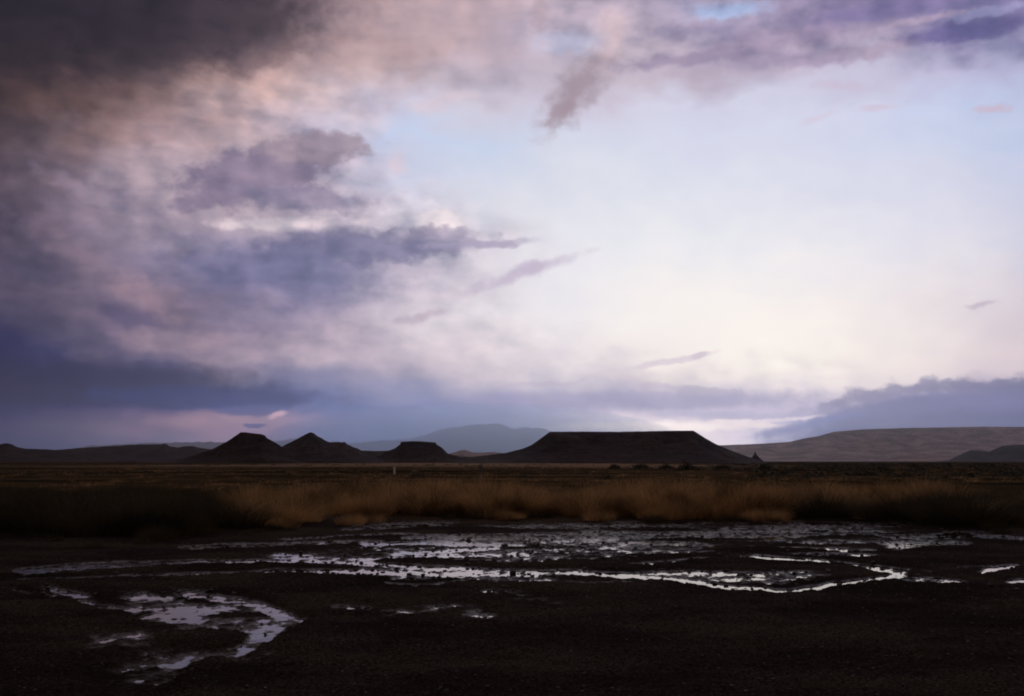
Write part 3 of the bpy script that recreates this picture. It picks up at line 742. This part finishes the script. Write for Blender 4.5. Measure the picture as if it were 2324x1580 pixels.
for k, (X, Y, h, w, lab) in enumerate(CLUMPS):
    x, y = [float(q) for q in on_ground(X, Y)]
    o = add('grass_clump', PROTO[k % 4]['dark' in lab or 'dim' in lab], None, (x, y + .5, 0.08))  # dark and dim clumps take the grass with the dimming painted in
    o.scale = (w * .9, w * .8, h); o.rotation_euler = (0, 0, k * 1.7)
    tag(o, lab, 'grass', 'grass clumps standing out of the belt')

# low scrub over the plain: uncountable ground cover
parts = []
SV = [leaves(rng, 60, 1, 1, 1, 0.16) for _ in range(6)] 
for _ in range(5200):
    y = 44 * (900 / 44) ** rng.random()
    x = rng.uniform(-.75, .75) * y
    X, Y, _f = to_picture(np.array(x), np.array(y), np.array(-CAM_H))
    band = fbm(np.array([x * .02]), np.array([y * .045]), 95, 4)[0]
    right = smooth(1500, 1800, X) * smooth(70, 110, y)
    if rng.random() > .30 + 1.5 * band + .5 * right: continue
    h = rng.uniform(.18, .42) * (1 + .7 * right) * (1 + .5 * smooth(100, 300, y))
    w = h * rng.uniform(1.2, 3.0)
    v, f = SV[int(rng.integers(6))]
    parts.append(((v * np.array([w, w, h]) + np.array([x, y, -.03])).astype(np.float32), f))
v, f = join(parts)
print('scrub faces', len(f))
tag(add('scrub', mesh_from('scrub', v, f, M_bush, False)), 'low dark scrub dotted over the plain', 'scrub', kind='stuff')
parts = []
TV = [blades(rng, 60, 0.8, 1.0, 0.8, 0.02) for _ in range(6)]
for _ in range(5200):
    y = 40 * (450 / 40) ** rng.random()
    x = rng.uniform(-.75, .75) * y
    band = fbm(np.array([x * .02 + 40]), np.array([y * .05]), 97, 4)[0]
    if rng.random() > .42 + 1.5 * band: continue
    h = rng.uniform(.25, .5)
    v, f = TV[int(rng.integers(6))]
    parts.append(((v * np.array([h * 1.6, h * 1.6, h]) + np.array([x, y, 0])).astype(np.float32), f))
v, f = join(parts)
tag(add('dry_grass', mesh_from('dry_grass', v, f, M_grass, False)), 'tufts of straw coloured grass scattered over the plain', 'grass', kind='stuff')

SHRUB = []
for k in range(3):
    v, f = leaves(rng, 900, 1, 1, 1, 0.085)
    SHRUB.append((mesh_from('foliage', v, f, M_bush, False), blades(rng, 14, .25, .8, .9, .02)))
M_twig = plain_material('twig', (.03, .022, .016), (.06, .045, .03), 8)
STEM = [mesh_from('stem', s[1][0], s[1][1], M_twig, False) for s in SHRUB]
SHRUBS = [
 (1560, 170, 1.6, 3.6, 'tallest dark shrub breaking the skyline before the long mesa'),
 (1455, 190, 1.55, 3.2, 'dark shrub left of the tallest one before the long mesa'),
 (1395, 200, 1.25, 2.6, 'small dark shrub leftmost on the dark rise before the long mesa'),
 (1512, 180, 1.35, 3.0, 'low dark shrub between the two tall ones before the long mesa'),
 (1640, 180, 1.35, 3.4, 'low dark shrub before the right slope of the long mesa'),
 (1735, 175, 1.4, 2.2, 'dark shrub on the skyline just right of the rock pinnacle'),
 (1380, 82, .55, 2.6, 'dark low bush in the tan grass before the long mesa'),
 (1540, 66, .5, 1.9, 'dark round bush lowest of those before the long mesa'),
 (1660, 60, .5, 1.6, 'dark flat bush before the right slope of the long mesa'),
 (1190, 88, .45, 2.0, 'dark bush at the foot of the metal sign pole'),
 (945, 100, .45, 2.6, 'dark bush behind the pale marker post'),
 (2118, 72, .6, 2.2, 'dark bush on the plain before the pale plateau'),
]
for k, (X, d, h, w, lab) in enumerate(SHRUBS):
    r = bpy.data.objects.new('shrub', None); C.objects.link(r)
    r.location = (float(side(X)) * d, d, 0.0); r.rotation_euler = (0, 0, k * 2.1)
    tag(r, lab, 'shrub', 'dark shrubs on the plain')
    a = add('foliage', SHRUB[k % 3][0], r); a.scale = (w / 2, w / 2, h * .8)
    b = add('stem', STEM[k % 3], r); b.scale = (w / 2, w / 2, h * .7)

# ------------------------------------------------------------------ posts
import bmesh
def box_bm(bm, x0, x1, y0, y1, z0, z1, bev=0.0):
    r = bmesh.ops.create_cube(bm, size=1)
    for q in r['verts']:
        q.co = ((x0 + x1) / 2 + q.co.x * (x1 - x0), (y0 + y1) / 2 + q.co.y * (y1 - y0), (z0 + z1) / 2 + q.co.z * (z1 - z0))
    if bev:
        es = list({e for q in r['verts'] for e in q.link_edges})
        bmesh.ops.bevel(bm, geom=es, offset=bev, segments=2, affect='EDGES')
def tube_bm(bm, r, z0, z1, x=0, y=0, n=12):
    q = bmesh.ops.create_cone(bm, cap_ends=True, segments=n, radius1=r, radius2=r, depth=z1 - z0)
    for v in q['verts']:
        v.co.x += x; v.co.y += y; v.co.z += (z0 + z1) / 2
def bm_obj(name, bm, mat, parent):
    m = bpy.data.meshes.new(name); bm.to_mesh(m); bm.free(); m.materials.append(mat)
    return add(name, m, parent)
d = 115.0
r = bpy.data.objects.new('marker_post', None); C.objects.link(r)
r.location = (float(side(895.5)) * d, d, 0.0)
tag(r, 'short white marker post standing in the scrub before the small capped butte', 'post')
bm = bmesh.new(); box_bm(bm, -.11, .11, -.09, .09, -.2, 0.92, .02); bm_obj('shaft', bm, M_white, r)
bm = bmesh.new(); box_bm(bm, -.125, .125, -.105, .105, .92, 1.0, .02); bm_obj('cap', bm, M_white, r)
d = 55.0
r = bpy.data.objects.new('sign_post', None); C.objects.link(r)
r.location = (float(side(1093)) * d, d, 0.0); r.rotation_euler = (0, 0, R(62))
tag(r, 'thin grey metal sign pole with a small dark plate seen nearly edge on', 'sign')
bm = bmesh.new(); tube_bm(bm, .019, -.3, 1.36); bm_obj('pole', bm, M_metal, r)
bm = bmesh.new(); box_bm(bm, -.32, .02, -.040, -.026, 1.10, 1.40, .004); bm_obj('plate', bm, M_dark, r)
bm = bmesh.new(); box_bm(bm, -.22, .02, -.040, -.026, .74, .86, .004); bm_obj('lower_plate', bm, M_metal, r)
for z in (1.24, 1.36, .80):
    bm = bmesh.new(); tube_bm(bm, .036, z - .015, z + .015); bm_obj('clamp', bm, M_metal, r)

# ------------------------------------------------------------------ stones
def stone_mesh(seed, mat):
    bm = bmesh.new()
    bmesh.ops.create_icosphere(bm, subdivisions=3, radius=1)
    rg = random.Random(seed)
    dirs = [(rg.gauss(0, 1), rg.gauss(0, 1), rg.gauss(0, 1)) for _ in range(9)]
    for v in bm.verts:
        c = v.co.normalized(); s = 1.0
        for q in dirs:
            L = math.sqrt(q[0] ** 2 + q[1] ** 2 + q[2] ** 2)
            dd = (c.x * q[0] + c.y * q[1] + c.z * q[2]) / L
            if dd > .72: s = min(s, .72 / dd + .04)
        v.co = c * s
        v.co.z *= .78
    m = bpy.data.meshes.new('stone'); bm.to_mesh(m); bm.free(); m.materials.append(mat)
    return m
STONES = [stone_mesh(k, M_stone) for k in range(6)]
BIG = [
 (1164, 1302, 0.048, 'largest dark stone, standing alone in the middle puddle'),
 (1487, 1290, 0.036, 'dark stone at the left end of the gravel island inside the loop of water'),
 (1540, 1277, 0.040, 'dark stone on the far rim of the gravel island inside the loop of water'),
 (1255, 1243, 0.040, 'dark stone at the right end of the bright streak before the long mesa'),
 (1218, 1244, 0.036, 'small dark stone left of a larger one beside the bright streak'),
 (1334, 1202, 0.048, 'dark stone near the grass below the long mesa left end'),
 (602, 1441, 0.018, 'small dark stone in the right tip of the foreground puddle'),
 (540, 1424, 0.020, 'dark stone in the middle of the foreground puddle'),
 (222, 1378, 0.022, 'dark stone at the narrow neck left of the foreground puddle'),
 (548, 1462, 0.011, 'small stone where the foreground puddle pinches behind its island'),
 (880, 1396, 0.018, 'dark stone left of the dim wet patch in the foreground centre'),
 (2042, 1204, 0.048, 'dark stone at the right end of the flats near the grass'),
]
for k, (X, Y, s, lab) in enumerate(BIG):
    x, y = [float(q) for q in on_ground(X, Y)]
    o = add('stone', STONES[k % 6], None, (x, y, max(gz_at(x, y), -.01) + s * .45))
    o.scale = (s, s * .9, s); o.rotation_euler = (0, 0, k * 1.3)
    tag(o, lab, 'stone', 'dark stones on the wet flats')
rg = random.Random(5)
parts = []
base_v = []
for m in STONES:
    vv = np.empty(len(m.vertices) * 3, np.float32); m.vertices.foreach_get('co', vv)
    ff = np.array([list(p.vertices) for p in m.polygons], np.int32)
    base_v.append((vv.reshape(-1, 3), ff))
small = []
for k in range(3):
    bm = bmesh.new(); bmesh.ops.create_icosphere(bm, subdivisions=1, radius=1)
    for v in bm.verts: v.co *= rg.uniform(.65, 1.1)
    small.append((np.array([v.co[:] for v in bm.verts], np.float32), np.array([[q.index for q in f.verts] for f in bm.faces], np.int32))); bm.free()
pts = []
for _ in range(4600):
    X = rg.uniform(-60, 2400); Y = 1180 + (rg.random() ** 1.6) * 190 if rg.random() < .8 else rg.uniform(1340, 1600)
    pts.append((X, Y))
pa = np.array(pts); gx_, gy_ = on_ground(pa[:, 0], pa[:, 1]); gh = height(gx_, gy_); gw = wetness(gx_, gy_)
for x, y, z, wv in zip(gx_, gy_, gh, gw):
    s = rg.choice((.010, .013, .017, .022, .030, .040)) * (1.0 if y > 12 and wv > .2 else .4)
    v, f = small[rg.randrange(3)]
    parts.append((v * np.array([s, s * rg.uniform(.7, 1.2), s * rg.uniform(.5, .9)]) + np.array([x, y, max(z, -.012) + s * .25]), f))
v, f = join(parts)
tag(add('gravel', mesh_from('gravel', v, f, M_stone, False)), 'loose dark gravel and clods strewn over the mud', 'gravel', kind='stuff')

# ------------------------------------------------------------------ haze: the air between here and the mountains
bm = bmesh.new(); box_bm(bm, -62000, 62000, -4000, HAZE_FAR, -8, HAZE_TOP)
m = bpy.data.meshes.new('haze'); bm.to_mesh(m); bm.free()
hz = add('haze', m)
hm = bpy.data.materials.new('haze'); hm.use_nodes = True
hm.node_tree.nodes.clear()
hn = Nodes(hm.node_tree)
pv = hn.new('ShaderNodeVolumePrincipled')
pv.inputs['Color'].default_value = (0.78, 0.88, 1.0, 1)
pv.inputs['Density'].default_value = HAZE
pv.inputs['Anisotropy'].default_value = 0.88
ho = hn.new('ShaderNodeOutputMaterial')
hn.link(pv.outputs[0], ho.inputs['Volume'])
m.materials.append(hm)
tag(hz, 'thin bluish evening haze over the whole plain', 'haze', kind='stuff')

# a veil of rain hanging in front of the far mountains
bm = bmesh.new()
bmesh.ops.create_icosphere(bm, subdivisions=4, radius=1)
for v in bm.verts:
    v.co = (v.co.x * 8200 - 1300, v.co.y * 9500 + 36000, v.co.z * 1950 + 100 if v.co.z > 0 else v.co.z * 40 + 100 * (1 + v.co.z))
m = bpy.data.meshes.new('rain_veil'); bm.to_mesh(m); bm.free()
rv = add('rain_veil', m)
rm = bpy.data.materials.new('rain_veil'); rm.use_nodes = True
rm.node_tree.nodes.clear()
rn = Nodes(rm.node_tree)
rp = rn.new('ShaderNodeVolumePrincipled')
rp.inputs['Color'].default_value = (0.62, 0.77, 1.0, 1)
rp.inputs['Density'].default_value = 9.0e-5
rp.inputs['Anisotropy'].default_value = 0.88
ro = rn.new('ShaderNodeOutputMaterial')
rn.link(rp.outputs[0], ro.inputs['Volume'])
m.materials.append(rm)
tag(rv, 'pale veil of distant rain in front of the blue mountains', 'rain', kind='stuff')
